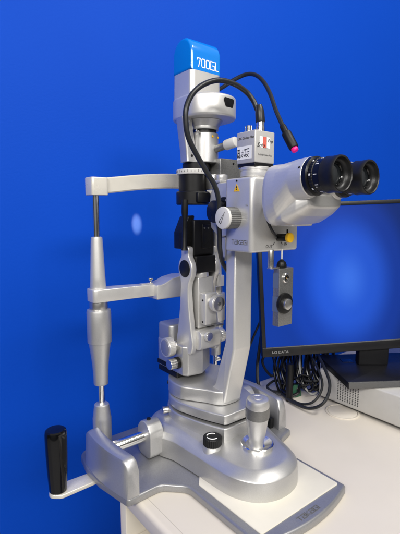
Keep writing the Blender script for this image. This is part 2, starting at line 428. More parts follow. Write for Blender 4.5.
# shaft lugs and axle
for s_ in (-1, 1):
    lg = [(-.005, .0122), (.036, .0122), (.036, .048), (.0345, .058), (.027, .068), (.0155, .0725), (.004, .068), (-.0035, .058), (-.005, .048)]
    x0, x1 = (-.118, -.092) if s_ < 0 else (.092, .118)
    l = MB(); l.prism(fillet(lg, .012, 6), x0, x1, SILVER, YZ, bt=.002, bb=.002); lo = l.build('shaft_lug', SILVER, slide)
MB().cyl((-.108, .016, .0715), (0, 0, 1), .0035, .0025, BLACKM).build('lug_screw', BLACKM, slide)
ax = MB(); ax.rod((-.182, .016, .046), (.125, .016, .046), .0085, CHROME)
for z in (.0405, .0515): pass
ax.build('axle', CHROME, slide)
# joystick socket, control knob, indicator
JO = Vector((-.005, -.127, 0))
MB().lathe([(.0242, .0510), (.0250, .0575), (.0248, .0596), (.0238, .0604), (.0225, .0600), (.0135, .0556), (.010, .0552)], Matrix.Translation(JO), CHROME, 44).build('joystick_socket', CHROME, slide)
ck = MB(); ck.lathe([(.0165, .046), (.0138, .054), (.0120, .0575)], Matrix.Translation((-.0585, -.086, 0)), SILVER)
ck.build('knob_boss', SILVER, slide)
kn = MB(); kn.knurl((-.0585, -.086, .0572), (0, 0, 1), .0142, .0125, BLACKM, 30, .04)
kno = kn.build('brightness_knob', BLACKM, slide)
kk = MB()
for a0, a1 in ((.4, 2.2), (2.9, 4.9)):
    P = [Vector((-.0585 + .0085 * math.cos(a0 + (a1 - a0) * i / 10), -.086 + .0085 * math.sin(a0 + (a1 - a0) * i / 10), .0700)) for i in range(11)]
    kk.tube(P, .0008, WHITEP, 6, 1, False)
kk.build('dial_marks', WHITEP, slide)
MB().cyl((.0365, -.088, .056), (0, 0, 1), .004, .008, BLUELED).build('indicator_light', BLUELED, slide)

# joystick
tilt = Matrix.Translation(JO + Vector((-.0015, .0, .052))) @ Matrix.Scale(1.07, 4) @ Matrix.Rotation(math.radians(3), 4, 'X') @ Matrix.Rotation(math.radians(-2), 4, 'Y')
js = MB().lathe([(.0095, 0), (.0100, .006), (.0112, .016), (.0135, .030), (.0150, .042), (.0156, .0465), (.0156, .0480)], tilt, SILVER, 44).build('joystick', SILVER, S)
MB().lathe([(.0158, .0478), (.0166, .0485), (.0168, .060), (.0164, .0635), (.0160, .064)], tilt, GREYKNURL, 60).build('grip_ring', GREYKNURL, js)
MB().lathe([(.0162, .0638), (.0162, .067), (.0157, .0715), (.0146, .0745), (.0120, .0758), (.0075, .0759), (.0070, .0752), (.0064, .0752), (.006, .0762), (.004, .0768)], tilt, SILVER, 44).build('trigger_cap', SILVER, js)

# turntable steps
def stepped(r, hw, bf, z0, z1, m, name, cx=0., cy=.0):
    pts = [(-hw, bf, .006), (hw, bf, .006)]
    a0 = math.atan2(-.02, r)
    right = [(cx + r * math.cos(a), cy + r * math.sin(a)) for a in [(-.35 + (PI + .7) * i / 30) for i in range(31)]]
    o = [(-hw, bf + .007), (-hw + .002, bf + .002), (-hw + .007, bf), (hw - .007, bf), (hw - .002, bf + .002), (hw, bf + .007)]
    L = smooth_path([(hw, bf + .007, 0), (hw + (right[0][0] - hw) * .60, bf + .007 + (right[0][1] - bf - .007) * .5, 0), (*right[0], 0)], 5)
    full = o + [(p.x, p.y) for p in L[1:-1]] + right + [(2 * cx - p.x, p.y) for p in L[-2:0:-1]]
    return MB().prism(full, z0, z1, m, bt=.0025, bb=.001).build(name, m, S)
stepped(.068, .042, -.094, .054, .0775, SILVER, 'turntable_base')
stepped(.061, .036, -.088, .0782, .0835, BLACKM, 'bearing_gap')
stepped(.066, .040, -.092, .0825, .0975, SILVER, 'turntable')
sb = MB(); sb.rod((-.072, .03, .071), (-.060, .026, .071), .006, BRUSHED); sb.build('locking_screw', BRUSHED, S)

# microscope arm
ar = MB()
ap = [(-.010, .1005, 0), (-.066, .1005, .004), (-.0890, .196, .010), (-.0895, .36, 0), (-.0675, .36, 0), (-.0670, .203, .012), (-.047, .142, .028), (-.040, .1205, .022), (-.010, .1205, 0)]
ar.prism(fillet(ap, .01, 6), -.0185, .0185, PEARL, YZ, bt=.004, bb=.004)
tear = [(.019, -.064), (.034, -.040), (.047, -.021)] + [(.060 * math.cos(a), .012 + .060 * math.sin(a)) for a in [(-.30 + (PI + .6) * i / 28) for i in range(29)]] + [(-.047, -.021), (-.034, -.040), (-.019, -.064)]
ar.prism([(p.x, p.y) for p in smooth_path([(x, y, 0) for x, y in tear], 3, True)], .0985, .1215, SILVER, bt=.003, bb=.001)
arm = ar.build('microscope_arm', PEARL, S)
MB().cyl((-.0455, .0485, .108), (-.78, .62, 0), .003, .0035, BLACKM).build('stop_pin', BLACKM, arm)

# microscope body
mb = MB(); mb.box(-.040, .058, -.144, -.088, .349, .4505, PEARL, r=.0035, rc=.007)
body = mb.build('microscope_body', PEARL, S)
MF = Matrix(((0, 0, -1, 0), (-1, 0, 0, 0), (0, 1, 0, 0), (0, 0, 0, 1)))   # left side face: text x -> -b, y -> z, normal -v
def MLEFT(v, b_, z): return Matrix.Translation((v, b_, z)) @ MF
def MFRONT(v, b_, z): return Matrix.Translation((v, b_, z)) @ XZ
stroke_text('TaKaGI', .0056, MLEFT(-.0402, -.1205, .3625), GREYP, body, sx=1.0)
lettering('OUT', .0062, MFRONT(-.006, -.1442, .3565), BLACKP, body)
lettering('IN', .0062, MFRONT(.029, -.1442, .3585), BLACKP, body)
mk = MB()
for (x0, z0, x1, z1) in ((.0015, .3575, .0055, .3625), (.0185, .3625, .0215, .3585)):
    mk.prism([(x0 - .0006, z0), (x0 + .0006, z0), (x1 + .0006, z1), (x1 - .0006, z1)], .1441, .1443, BLACKP, XZ, bt=0, bb=0)
mk.build('dial_marks', BLACKP, body)
wt = MB(); wt.prism([(-.006, -.005), (.006, -.005), (0, .0055)], 0, .0002, YELLOW, MLEFT(-.0401, -.114, .437), bt=0, bb=0)
for y0, y1 in ((-.0028, -.0018), (-.0008, .0022)):
    wt.prism([(-.0011, y0), (.0011, y0), (.0007, y1), (-.0007, y1)], .0002, .0004, BLACKP, MLEFT(-.0401, -.114, .437), bt=0, bb=0)
wt.build('warning_label', None, body)
MB().cyl((-.0398, -.114, .4465), (-1, 0, 0), .0014, .0006, BLACKM).build('set_screw', BLACKM, body)
# magnification knob on the left face
mk = MB(); mk.knurl((-.0395, -.110, .396), (-1, 0, 0), .0150, .019, GREYKNURL, 34, .045); mgk = mk.build('magnification_knob', GREYKNURL, S)
MB().cyl((-.0583, -.110, .396), (-1, 0, 0), .0152, .0045, WHITE, c=.0012).build('knob_face', WHITE, mgk)
ar_ = MB(); T = MLEFT(-.0629, -.110, .396) @ Matrix.Rotation(math.radians(-34), 4, 'Z')
tri = [(-.0028, -.0085), (.0028, -.0085), (0, .0105)]; inn = inset(ccw(tri), .0009)
for i in range(3):
    j = (i + 1) % 3; a = ccw(tri); ar_.prism([a[i], a[j], inn[j], inn[i]], 0, .00015, BLACKP, T, bt=0, bb=0)
ar_.build('pointer_mark', BLACKP, mgk)
lettering('16', .0045, MLEFT(-.0402, -.1335, .413), GREYP, body)
# IN / OUT lever
lv = MB(); lv.rod((.0125, -.143, .3685), (.0120, -.163, .3690), .0052, BLACKM); lvo = lv.build('filter_lever', BLACKM, S)
l2 = MB(); l2.cyl((.0120, -.1625, .3690), (0, -1, .02), .0068, .005, YELLOW); l2.build('lever_cap', YELLOW, lvo)
MB().rod((.0120, -.1610, .3745), (.0120, -.1610, .3805), .0012, BLACKM).build('lever_pin', BLACKM, lvo)
MB().tube([(-.018, -.1445, .412), (-.020, -.152, .396), (-.014, -.155, .381), (-.003, -.152, .3725), (.007, -.146, .369)], .0020, CABLE, 10).build('lever_wire', CABLE, lvo)
# rear drum and plate behind the body
rp = MB(); rp.prism(fillet([(-.087, .372), (-.052, .366), (-.034, .380), (-.028, .41), (-.034, .436), (-.050, .448), (-.087, .448)], .003, 4), -.020, .030, PEARL, YZ, bt=.002, bb=.002)
rp.build('rear_housing', PEARL, S)
dr = MB(); dr.cyl((-.0195, -.068, .405), (-1, 0, 0), .0215, .006, BLACKM, c=.001); dr.cyl((-.025, -.066, .405), (-1, 0, 0), .0165, .017, BLACKS, c=.0015)
dro = dr.build('angle_drum', BLACKS, S)
lettering('0', .005, MLEFT(-.0257, -.076, .4215), WHITEP, dro); lettering('30', .005, MLEFT(-.0257, -.077, .3885), WHITEP, dro)
MB().box(-.014, .012, -.062, -.050, .33, .3668, PEARL, r=.001).build('rear_bracket', PEARL, S)
# grey block behind, with a second smaller one
gx = MB(); gx.box(.002, .043, -.030, .006, .4485, .489, ALU, r=.0012); gx.box(.0435, .056, -.024, .0, .451, .476, ALU, r=.001); gx.box(-.02, .05, -.055, -.0305, .4487, .4525, PEARL, r=.001)
gxo = gx.build('balance_block', ALU, S)
MB().cyl((.030, -.0298, .482), (0, -1, 0), .0018, .0006, BLACKM).build('block_screw', BLACKM, gxo)
MB().cyl((-.006, -.043, .4525), (0, 0, 1), .009, .009, PEARL).build('side_collar', PEARL, S)

# binocular head
hb = MB()
hb.box(-.038, .038, -.194, -.1722, .390, .4600, PEARL, r=.009, rc=.010); hb.box(-.008, .036, -.186, -.1435, .385, .445, PEARL, r=.003)
def hull_loft(secs):
    R = []
    for (b_, vc, zc, hw, hh, pw) in secs:
        ring = []
        for k in range(36):
            a = 2 * PI * k / 36; c, s_ = math.cos(a), math.sin(a)
            ring.append(Vector((vc + hw * math.copysign(abs(c) ** pw, c), b_, zc + hh * math.copysign(abs(s_) ** pw, s_))))
        R.append(ring)
    hb.rings(R, PEARL)
for s_ in (-1, 1):
    hull_loft([(-.1715, s_ * .029, .4245, .0205, .034, .80), (-.1735, s_ * .0295, .4245, .0232, .0372, .84), (-.178, s_ * .030, .4245, .0242, .0380, .88), (-.192, s_ * .030, .4280, .0242, .0345, .92), (-.206, s_ * .030, .4370, .0240, .0275, .96), (-.214, s_ * .030, .4420, .0237, .0240, 1), (-.2330, s_ * .0297, .4443, .0232, .0232, 1)])
hull_loft([(-.170, .0, .4060, .034, .0150, .55), (-.176, .0, .4045, .0445, .0175, .55), (-.196, .0015, .4050, .0445, .0165, .5), (-.214, .003, .4115, .0400, .0130, .5), (-.2255, .004, .4165, .0340, .0090, .5), (-.2275, .004, .4170, .0310, .0065, .5)])
bino = fused(hb, 'binocular_head', PEARL, S, .0008, 5)
def eyepiece(v, z, b0):
    A = M_axis((v, b0, z), (0, -1, .012)); e = MB()
    e.lathe([(.0215, 0), (.0226, .0008), (.0226, .0062), (.0212, .0070), (.0196, .0078), (.0192, .026), (.016, .028)], A, BLACKS, 56)
    eo = e.build('eyepiece', BLACKS, S)
    k = MB(); k.knurl((A @ Vector((0, 0, .0078))), (0, -1, .012), .0207, .0056, BLACKM, 40, .03); k.build('focus_ring', BLACKM, eo)
    r = MB(); r.lathe([(.0160, .0205), (.0196, .0212), (.0206, .0225), (.0203, .0250), (.0200, .0285), (.0203, .0330), (.0206, .0368), (.0200, .0390), (.0190, .0394), (.0180, .0386), (.0172, .0355), (.0164, .0335), (.0150, .0322), (.0140, .0318), (.0134, .0300), (.0105, .0292)], A, RUBBER, 64, cap=False)
    r.build('eyecup', RUBBER, eo)
    r = MB(); r.lathe([(.0130, .0292), (.0128, .0308), (.0118, .0312), (.0110, .0300)], A, BLACKG, 48, cap=False); r.build('lens_ring', BLACKG, eo)
    l = MB(); l.lathe([(.0120, .0290), (.0092, .0302), (.006, .0308), (.0025, .0311)], A, LENS, 40); l.build('lens', LENS, eo)
    w = MB()
    for i in range(40):
        a = 2 * PI * i / 40
        if i % 4 != 0 and i % 5 != 0: continue
        hgt = .0020 if i % 4 else .0042
        P = A @ Matrix.Rotation(a, 4, 'Z')
        w.prism([(-.0004, 0), (.0004, 0), (.0004, hgt), (-.0004, hgt)], 0, .00025, WHITEP, P @ Matrix(((0, 0, 1, .0193), (1, 0, 0, 0), (0, 1, 0, .0148), (0, 0, 0, 1))), bt=0, bb=0)
    for i in (2, 5, 8, 11, 14, 17, 20):
        a = 2 * PI * i / 22
        P = A @ Matrix.Rotation(a, 4, 'Z')
        w.prism([(-.0011, 0), (.0011, 0), (.0011, .0016), (-.0011, .0016)], 0, .00025, WHITEP, P @ Matrix(((0, 0, 1, .0207), (1, 0, 0, 0), (0, 1, 0, .0098), (0, 0, 0, 1))), bt=0, bb=0)
    w.build('scale_marks', WHITEP, eo)
eyepiece(-.030, .4445, -.2325); eyepiece(.0285, .4440, -.2315)
MB().cyl((-.0505, -.229, .4535), (-1, 0, .45), .0013, .001, BLACKM).build('head_screw', BLACKM, bino)

# video camera on top
CV = (-.0105, -.1195)
MB().lathe([(.0190, .450), (.0190, .4515), (.0180, .4525), (.0200, .4530), (.0205, .4545), (.0205, .4590), (.0192, .4598), (.0192, .4612), (.0205, .4620), (.0205, .4648), (.0195, .4658), (.016, .466)], Matrix.Translation((CV[0], CV[1], 0)), PEARL, 48).build('camera_mount', PEARL, S)
cm = MB(); cm.box(CV[0] - .0190, CV[0] + .0190, CV[1] - .0180, CV[1] + .0180, .4700, .5125, mat('camera_grey', (.50, .49, .47), .38, .25, noise=.03, nscale=300, bump=.05, bscale=1400), r=.0015, rc=.0018)
cmo = cm.build('video_camera', None, S)
MB().box(CV[0] - .0180, CV[0] + .0180, CV[1] - .0170, CV[1] + .0170, .4655, .4702, BLACKM, r=.0008).build('camera_foot', BLACKM, cmo)
xl = CV[0] - .0192; yf = CV[1] - .0182
lettering('UFC Galileo Plan', .0046, MLEFT(xl, CV[1], .5035), BLACKP, cmo, shear=.15)
st = MB(); st.prism([(-.0165, -.0085), (.0120, -.0085), (.0120, .0090), (-.0165, .0090)], 0, .0002, WHITEP, MLEFT(xl, CV[1], .4840), bt=0, bb=0)
k = 0
for cx_ in (-.0128, -.0066, -.0008, .0050):
    for (ux, uy, a, L) in [(rx_, ry_, aa, ll) for rx_, ry_, aa, ll in ((0, .0045, .06, .0050), (0, .0012, .05, .0044), (0, -.0022, .08, .0052), (-.0014, 0, PI / 2 - .1, .0100), (.0014, .0006, PI / 2 + .08, .0085), (.0006, -.0042, 2.3, .0042), (-.0010, -.0044, .8, .0036))]:
        if random.random() < (.04 if cx_ < -.01 else .16): continue
        x = cx_ + ux + random.uniform(-.0007, .0007); y = uy + random.uniform(-.0008, .0008); w = .00036 + random.random() * .0003 + (.00035 if cx_ < -.01 else 0)
        dx, dy = math.cos(a) * L / 2, math.sin(a) * L / 2; nx, ny = -math.sin(a) * w, math.cos(a) * w; k += 1
        p = [(x - dx - nx, y - dy - ny), (x + dx - nx, y + dy - ny), (x + dx + nx, y + dy + ny), (x - dx + nx, y - dy + ny)]
        p = [(min(max(u, -.0162), .0118), min(max(v_, -.0080), .0085)) for u, v_ in p]
        st.poly([MLEFT(xl, CV[1], .4840) @ Vector((u, v_, .00025 + k * .000006)) for u, v_ in p], BLACKP)
st.build('name_sticker', None, cmo)
cp = MB()
for i, (m_, x0) in enumerate(((WHITEP, -.0110), (REDP, -.0040), (WHITEP, .0030))):
    cp.prism([(x0, -.0060), (x0 + .0064, -.0060), (x0 + .0064, .0085), (x0, .0085)], 0, .00015, m_, MFRONT(CV[0], yf, .4960), bt=0, bb=0)
cp.build('logo_patch', None, cmo)
lettering('Solo', .0082, MFRONT(CV[0] - .0085, yf - .0004, .4930), BLACKP, cmo, shear=.35)
lettering('Pro', .0070, MFRONT(CV[0] + .0090, yf - .0004, .4995), BLACKP, cmo, shear=.35)
lettering('Full-HD Video Plus', .0034, MFRONT(CV[0], yf, .4805), GREYP, cmo)
cn = MB(); cn.lathe([(.0075, .512), (.0075, .5145), (.0062, .5155), (.0062, .522), (.0058, .523), (.0058, .530), (.004, .5305)], Matrix.Translation((.002, -.116, 0)), CHROME)
cn.lathe([(.0062, .512), (.0062, .515), (.005, .5155), (.005, .5225), (.0035, .523)], Matrix.Translation((-.015, -.110, 0)), CHROME)
cn.build('connector', CHROME, cmo)
cabp = [(.0020, -.116, .5305), (.0020, -.114, .5400), (.0005, -.110, .5480), (-.002, -.105, .560), (-.012, -.100, .5715), (-.034, -.098, .5785), (-.059, -.096, .5785), (-.083, -.095, .5690), (-.101, -.095, .5545), (-.111, -.095, .5360), (-.112, -.095, .5170), (-.108, -.095, .4990), (-.096, -.096, .4790), (-.080, -.097, .4580),
        (-.066, -.097, .4410), (-.057, -.095, .4230), (-.0535, -.092, .4000), (-.046, -.085, .3720), (-.037, -.076, .3500), (-.014, -.056, .3270), (.010, -.046, .300), (.012, -.044, .25), (.012, -.040, .16)]
cc_ = MB(); cc_.tube(cabp, .0036, CABLE, 16, 10)
ccb = cc_.build('camera_cable', CABLE, S)
MB().lathe([(.0062, .0), (.0066, .002), (.0064, .014), (.0052, .020), (.0040, .024)], M_axis((.002, -.1160, .5285), (-.02, .10, 1)), CABLE, 24).build('cable_boot', CABLE, ccb)

# fixation lamp on a flexible stalk
fx = [(.050, .045, .612), (.064, .034, .622), (.0750, .0200, .6320), (.0850, .0000, .6380), (.0885, -.0200, .6325), (.0870, -.0400, .6160), (.0815, -.0600, .5915), (.0740, -.0800, .5610), (.0690, -.1000, .5320)]
f = MB().tube(fx, .0034, CABLE, 16, 10).build('fixation_stalk', CABLE, S)
d_ = Vector((.0720, -.1250, .4905)) - Vector((.0690, -.1000, .5320))
MB().lathe([(.0045, -.004), (.0050, .0), (.0050, .008), (.0072, .0095), (.0074, .012), (.0074, .036), (.0068, .0375), (.005, .038)], M_axis((.069, -.100, .532), d_), BLACKM, 32).build('lamp_barrel', BLACKM, f)
MB().lathe([(.0046, .037), (.0050, .038), (.0052, .0405), (.0049, .0425), (.0043, .0432), (.0038, .0428), (.0030, .0436), (.001, .0438)], M_axis((.069, -.100, .532), d_), MAGENTA, 24).build('lamp_tip', MAGENTA, f)

# hanging control box under the microscope body
HX = -.0085
hx = MB(); hx.box(.0105, .0405, -.150, -.1385, .2405, .3245, ALU, r=.0007); hxo = hx.build('control_box', ALU, S)
hr = MB(); hr.box(-.004, .014, -.1475, -.1395, .3247, .3265, BRUSHED, r=.0005); hr.rod((.0005, -.142, .3255), (.0005, -.142, .352), .0042, BRUSHED); hr.build('hanger', BRUSHED, hxo)
hk = MB(); hk.cyl((.0225, -.143, .3245), (0, 0, 1), .0072, .0055, BLACKM); hk.lathe([(.0068, .330), (.006, .333), (.0025, .336), (.0015, .337)], Matrix.Translation((.0225, -.143, 0)), BLACKM); hk.build('cable_gland', BLACKM, hxo)
MB().rod((.0225, -.143, .334), (.0225, -.143, .352), .0011, WHITE).build('thin_lead', WHITE, hxo)
hs = MB(); hs.lathe([(.0072, 0), (.0072, .002), (.0062, .0030), (.0045, .003), (.0042, .001)], M_axis((.0235, -.1498, .3105), (0, -1, 0)), CHROME, 32, cap=False); hs.cyl((.0235, -.1499, .3105), (0, -1, 0), .0043, .0014, BLACKM); hs.cyl((.0235, -.1510, .3105), (0, -1, 0), .0012, .0012, mat('brass', (.6, .4, .15), .3, 1.)); hs.build('socket', None, hxo)
hq = MB(); hq.cyl((.0195, -.1498, .2745), (0, -1, 0), .0150, .006, BLACKM, c=.0012); hqo = hq.build('control_knob', BLACKM, hxo)
MB().cyl((.0185, -.1556, .2745), (0, -1, 0), .0080, .0060, BRUSHED, c=.0012).build('knob_cap', BRUSHED, hxo)
sl = MB()
for z0, z1 in ((.296, .318), (.262, .284)): sl.prism([(-.1485, z0), (-.138, z0), (-.138, z1), (-.1485, z1)], -.0149, -.0147, mat('label_grey', (.10, .13, .22), .3), YZ, bt=0, bb=0)
for o in ():
    pass
slo = sl.build('side_label', None, hxo); slo.location.x = .0252

# illumination block and fork
bk = MB()
bk.prism(fillet([(-.046, .086, .006), (-.046, .008, .004), (-.040, .000, .004), (-.012, -.004, .006), (.020, .016, .006), (.024, .086, .006)], .004, 5), .131, .183, SILVER, bt=.003, bb=.004)
bk.prism(fillet([(-.0455, .0855, .008), (-.0455, .043, .008), (.022, .043, .008), (.0235, .0855, .008)], .004, 5), .170, .2105, SILVERD, bt=.004, bb=.002)
blk = bk.build('lamp_block', SILVER, S)
MB().box(-.0455, .018, .025, .084, .1216, .1312, BLACKM, r=.002).build('pivot_gap', BLACKM, blk)
MB().box(-.0470, -.0455, .0560, .0845, .1345, .1425, BLACKM, r=.0004).build('side_slot', BLACKM, blk)
b1 = MB(); b1.rod((-.044, .034, .1775), (-.052, .034, .1775), .0105, CHROME); b1.knurl((-.0505, .034, .1775), (-1, 0, 0), .0165, .0125, PEARL, 40, .02)
b1.cyl((-.0627, .034, .1775), (-1, 0, 0), .0135, .0012, SILVERD); b1.build('tilt_knob', None, blk)
b2 = MB(); b2.rod((-.045, .020, .1520), (-.052, .020, .1520), .0100, BLACKM); b2.knurl((-.050, .020, .1520), (-1, 0, 0), .0090, .0150, BRUSHED, 20, .06); b2.build('small_knob', None, blk)
b3 = MB(); b3.cyl((.018, -.002, .150), (1, -.2, 0), .004, .008, CHROME); b3.build('side_screw', CHROME, blk)

hwz = [(.1700, .012, .010), (.176, .0195, .010), (.190, .0225, .010), (.203, .0200, .010), (.220, .0170, .010), (.245, .0130, .010), (.270, .0108, .010), (.287, .0105, .009), (.296, .0135, .008), (.303, .0172, .0075), (.313, .0188, .0075), (.322, .0172, .0075), (.329, .0130, .0075), (.335, .0098, .0075), (.348, .0090, .0075)]
pf = [(c + h, z) for z, h, c in hwz] + [(c - h, z) for z, h, c in hwz[::-1]]
pf = [(p.x, p.y) for p in smooth_path([(x, y, 0) for x, y in pf], 3, True)]
fk = MB()
for x0, x1 in ((-.0405, -.0300), (.0110, .0200)): fk.prism(pf, x0, x1, PEARL, YZ, bt=.002, bb=.002)
fk.prism(fillet([(-.022, .179), (.034, .179), (.037, .190), (.034, .2115), (-.024, .2115)], .008, 5), -.0305, .0115, PEARL, YZ, bt=.001, bb=.001)
fk.cyl((.0195, .004, .190), (1, 0, 0), .012, .009, PEARL)
fko = fk.build('lamp_fork', PEARL, S)
for x, d in ((-.0403, -1), (.0198, 1)):
    MB().cyl((x, .0075, .313), (d, 0, 0), .0142, .0014, BLACKM, c=.0006).build('pivot_cover', BLACKM, fko)
MB().knurl((.0280, .004, .190), (1, 0, 0), .0125, .010, PEARL, 30, .03).build('clamp_knob', PEARL, fko)
bs = MB(); bs.cyl((-.018, -.0235, .2035), (0, -1, 0), .0085, .006, PEARL, c=.0015); bs.lathe([(.007, 0), (.0065, .0008), (.0055, .0006)], M_axis((-.018, -.0294, .2035), (0, -1, 0)), CHROME, 24); bs.build('boss', PEARL, fko)
# slit mechanism block between the prongs
wb = MB(); wb.box(-.0245, .0075, -.008, .022, .2130, .2985, PEARL, r=.002); wb.box(-.0225, .0030, -.024, -.0082, .221, .274, PEARL, r=.0025); wb.cyl((-.011, .004, .2985), (0, 0, 1), .014, .008, PEARL)
wb.box(.0202, .0265, -.006, .006, .279, .301, PEARL, r=.001)
wbo = wb.build('slit_block', PEARL, S)
MB().box(-.0296, .0106, .006, .021, .2120, .305, BLACKM, r=.001).build('gap_darkener', BLACKM, wbo)  # black box added to darken the gap between fork and slit block
wk = MB(); wk.cyl((-.006, -.0238, .258), (0, -1, 0), .0120, .006, BRUSHED); wk.knurl((-.006, -.0295, .258), (0, -1, 0), .0142, .009, PEARL, 44, .02); wk.cyl((-.006, -.0384, .258), (0, -1, 0), .0115, .0008, BRUSHED); wk.cyl((-.006, -.0391, .258), (0, -1, 0), .0030, .0010, GREYKNURL); wk.build('slit_knob', None, wbo)
wl_ = MB(); wl_.prism([(-.010, -.024), (.0065, -.024), (.0065, -.036), (-.006, -.034)], .2200, .2225, GREYKNURL, bt=.0004, bb=.0004); wl_.build('slit_lever', GREYKNURL, wbo)
for z in (.226, .262): MB().cyl((-.0224, -.017, z), (-1, 0, 0), .0016, .0005, BLACKM).build('block_screw', BLACKM, wbo)
# black prism housing
bp = MB(); bp.box(-.0298, .0108, -.010, .028, .3060, .3340, BLACKM, r=.0015); bp.box(-.030, .012, -.004, .030, .334, .392, BLACKM, r=.002)
bp.prism(fillet([(-.046, .345), (-.030, .345), (-.022, .40), (-.034, .398), (-.046, .372)], .002, 3), -.03, -.005, BLACKM, XZ, bt=.001, bb=.001)
bp.box(-.014, .004, -.0055, -.0038, .345, .385, BLACKS, r=.0008)
bpo = bp.build('mirror_housing', BLACKM, S)
sc_ = MB()
for v in (-.010, -.002): sc_.cyl((v, -.0054, .379), (0, -1, 0), .0015, .0008, GREYKNURL)
sc_.build('housing_screw', GREYKNURL, bpo)
MB().box(.016, .0195, -.006, .004, .338, .372, PEARL, r=.0006).build('guide_rod', PEARL, S)
LX, LB = -.022, .010
tb = MB(); tb.lathe([(.0255, .4165), (.0268, .418), (.0268, .436), (.0258, .4375), (.0228, .438), (.0228, .464), (.020, .466)], Matrix.Translation((LX, LB, 0)), BLACKM, 48)
tb.box(LX - .012, LX + .014, LB - .030, LB - .018, .4200, .4355, BLACKM, r=.002)
tbo = tb.build('lens_tube', BLACKM, S)
MB().lathe([(.0235, .4640), (.0256, .4645), (.0262, .4660), (.0262, .4712), (.0250, .4722), (.022, .4725)], Matrix.Translation((LX, LB, 0)), WHITE, 56).build('slit_scale', WHITE, tbo)
tk = MB()
for k in range(30):
    a = 2 * PI * k / 30; P = Matrix.Translation((LX, LB, 0)) @ Matrix.Rotation(a, 4, 'Z')
    tk.prism([(-.0004, 0), (.0004, 0), (.0004, .0026 if k % 3 else .0038), (-.0004, .0026 if k % 3 else .0038)], 0, .0002, BLACKP, P @ Matrix(((0, 0, 1, .0262), (1, 0, 0, 0), (0, 1, 0, .4668), (0, 0, 0, 1))), bt=0, bb=0)
tk.build('scale_marks', BLACKP, tbo)
MB().lathe([(.0105, .440), (.0112, .4415), (.0112, .462), (.0105, .4638), (.008, .464)], Matrix.Translation((.0, -.014, 0)), BRUSHED, 36).build('filter_barrel', BRUSHED, tbo)
MB().lathe([(.0225, .472), (.0225, .482), (.021, .4825)], Matrix.Translation((LX + .006, LB - .002, 0)), BLACKM, 44).build('tube_neck', BLACKM, tbo)
hc = MB(); hc.lathe([(.0052, 0), (.0055, .02), (.0040, .03), (.0042, .075), (.006, .08)], M_axis((LX - .0245, LB - .012, .424), (-.02, 0, -1)), BLACKM, 16); hc.build('tube_lead', BLACKM, tbo)

# lamp column and housing
lc = MB(); lc.lathe([(.0218, .4825), (.0225, .4835), (.0225, .5275), (.0215, .5285)], Matrix.Translation((-.006, 0, 0)), SILVER, 44)
lc.lathe([(.0195, .528), (.0195, .5345)], Matrix.Translation((-.006, 0, 0)), BLACKM, 40)
lc.lathe([(.0225, .5335), (.0228, .5345), (.0228, .538), (.029, .5475), (.029, .549)], Matrix.Translation((-.006, 0, 0)), SILVER, 44)
lco = lc.build('lamp_column', SILVER, S)
for v_, z_ in ((-.0075, .522), (.0065, .522)):
    MB().cyl((v_, -.0222 if v_ < 0 else -.0183, z_), (0, -1, 0), .0018, .0012, YELLOW).build('index_dot', YELLOW, lco)
lb = MB(); R = []
for z, dv in ((.4830, .008), (.4845, .0082), (.500, .007), (.547, .0), (.5495, -.0003)):
    R.append([Vector((x + dv, y, z)) for x, y in fillet([(-.0525, -.006), (-.034, -.006), (-.034, .014), (-.0525, .014)], .003, 4)])
lb.rings(R, SILVER); lbo = lb.build('lamp_bracket', SILVER, S)
MB().cyl((-.0435, -.0055, .5405), (-.2, -1, 0), .0042, .0022, CHROME).build('bracket_screw', CHROME, lbo)
MB().cyl((-.0355, -.0055, .492), (0, -1, 0), .0022, .001, BLACKM).build('bracket_screw', BLACKM, lbo)
MB().rod((-.024, -.012, .5275), (-.038, -.020, .5275), .0018, CHROME).build('stop_pin', CHROME, lco)
lh = MB(); lh.rod((.000, -.018, .503), (.006, -.048, .5085), .0058, ALU); lho = lh.build('rotation_lever', ALU, S)
MB().rod((.0042, -.040, .5072), (.0082, -.060, .5108), .0080, WHITE, c=.0016).build('lever_end', WHITE, lho)

RC = Vector((-.0045, -.0055, 0)); RR = .0442
rg = MB(); rg.prism(fillet([(-.049, -.050, .0445), (.040, -.050, .0445), (.040, .055, .0445), (-.049, .055, .0445)], .0445, 16), .5485, .5815, PEARL, bt=.004, bb=.004, seg=4)
rgo = rg.build('lamp_housing', PEARL, S)
sn = MB()
aM = Matrix.Translation(RC) @ Matrix.Rotation(math.radians(-80), 4, 'Z')
sl_o = fillet([(-.0080, .5620), (.0080, .5620), (.0125, .5755), (-.0135, .5755)], .003, 4)
sn.prism(sl_o, RR - .004, RR + .0006, BLACKM, aM @ Matrix(((0, 0, 1, 0), (1, 0, 0, 0), (0, 1, 0, 0), (0, 0, 0, 1))), bt=.0003, bb=0)
sn.build('cooling_slot', BLACKM, rgo)
# tombstone-shaped lamp cover: silver below, blue cap on top
CB0, CB1 = -.006, .044; c0, c1 = -.036, .0235
def arch(b0, b1, z0, z1, r):
    return fillet([(b0, z0, 0), (b1, z0, 0), (b1, z1, r), (b0, z1, r)], r, 12)
lo_ = MB(); R = []
for z, e in ((.578, 0), (.6215, .0005)):
    R.append([Vector((x, y, z)) for x, y in fillet([(c0 - .001 + e, CB0 - .001 + e), (c1 + .001 - e, CB0 - .001 + e), (c1 + .001 - e, CB1 + .001 - e), (c0 - .001 + e, CB1 + .001 - e)], .008, 6)])
lo_.rings(R, PEARL); lo_.build('lamp_cover', PEARL, rgo)
cpm = MB()
cpm.prism(arch(CB0, CB1, .6218, .6725, .0245), c0, c1, BLUECAP, YZ, bt=.0045, bb=.0045, seg=5)
cap = cpm.build('lamp_cap', BLUECAP, S)
stroke_text('700GL', .0122, MFRONT(-.0035, CB0 - .0001, .6335), WHITEP, cap, wt=.115, gap=.30, sx=.76)

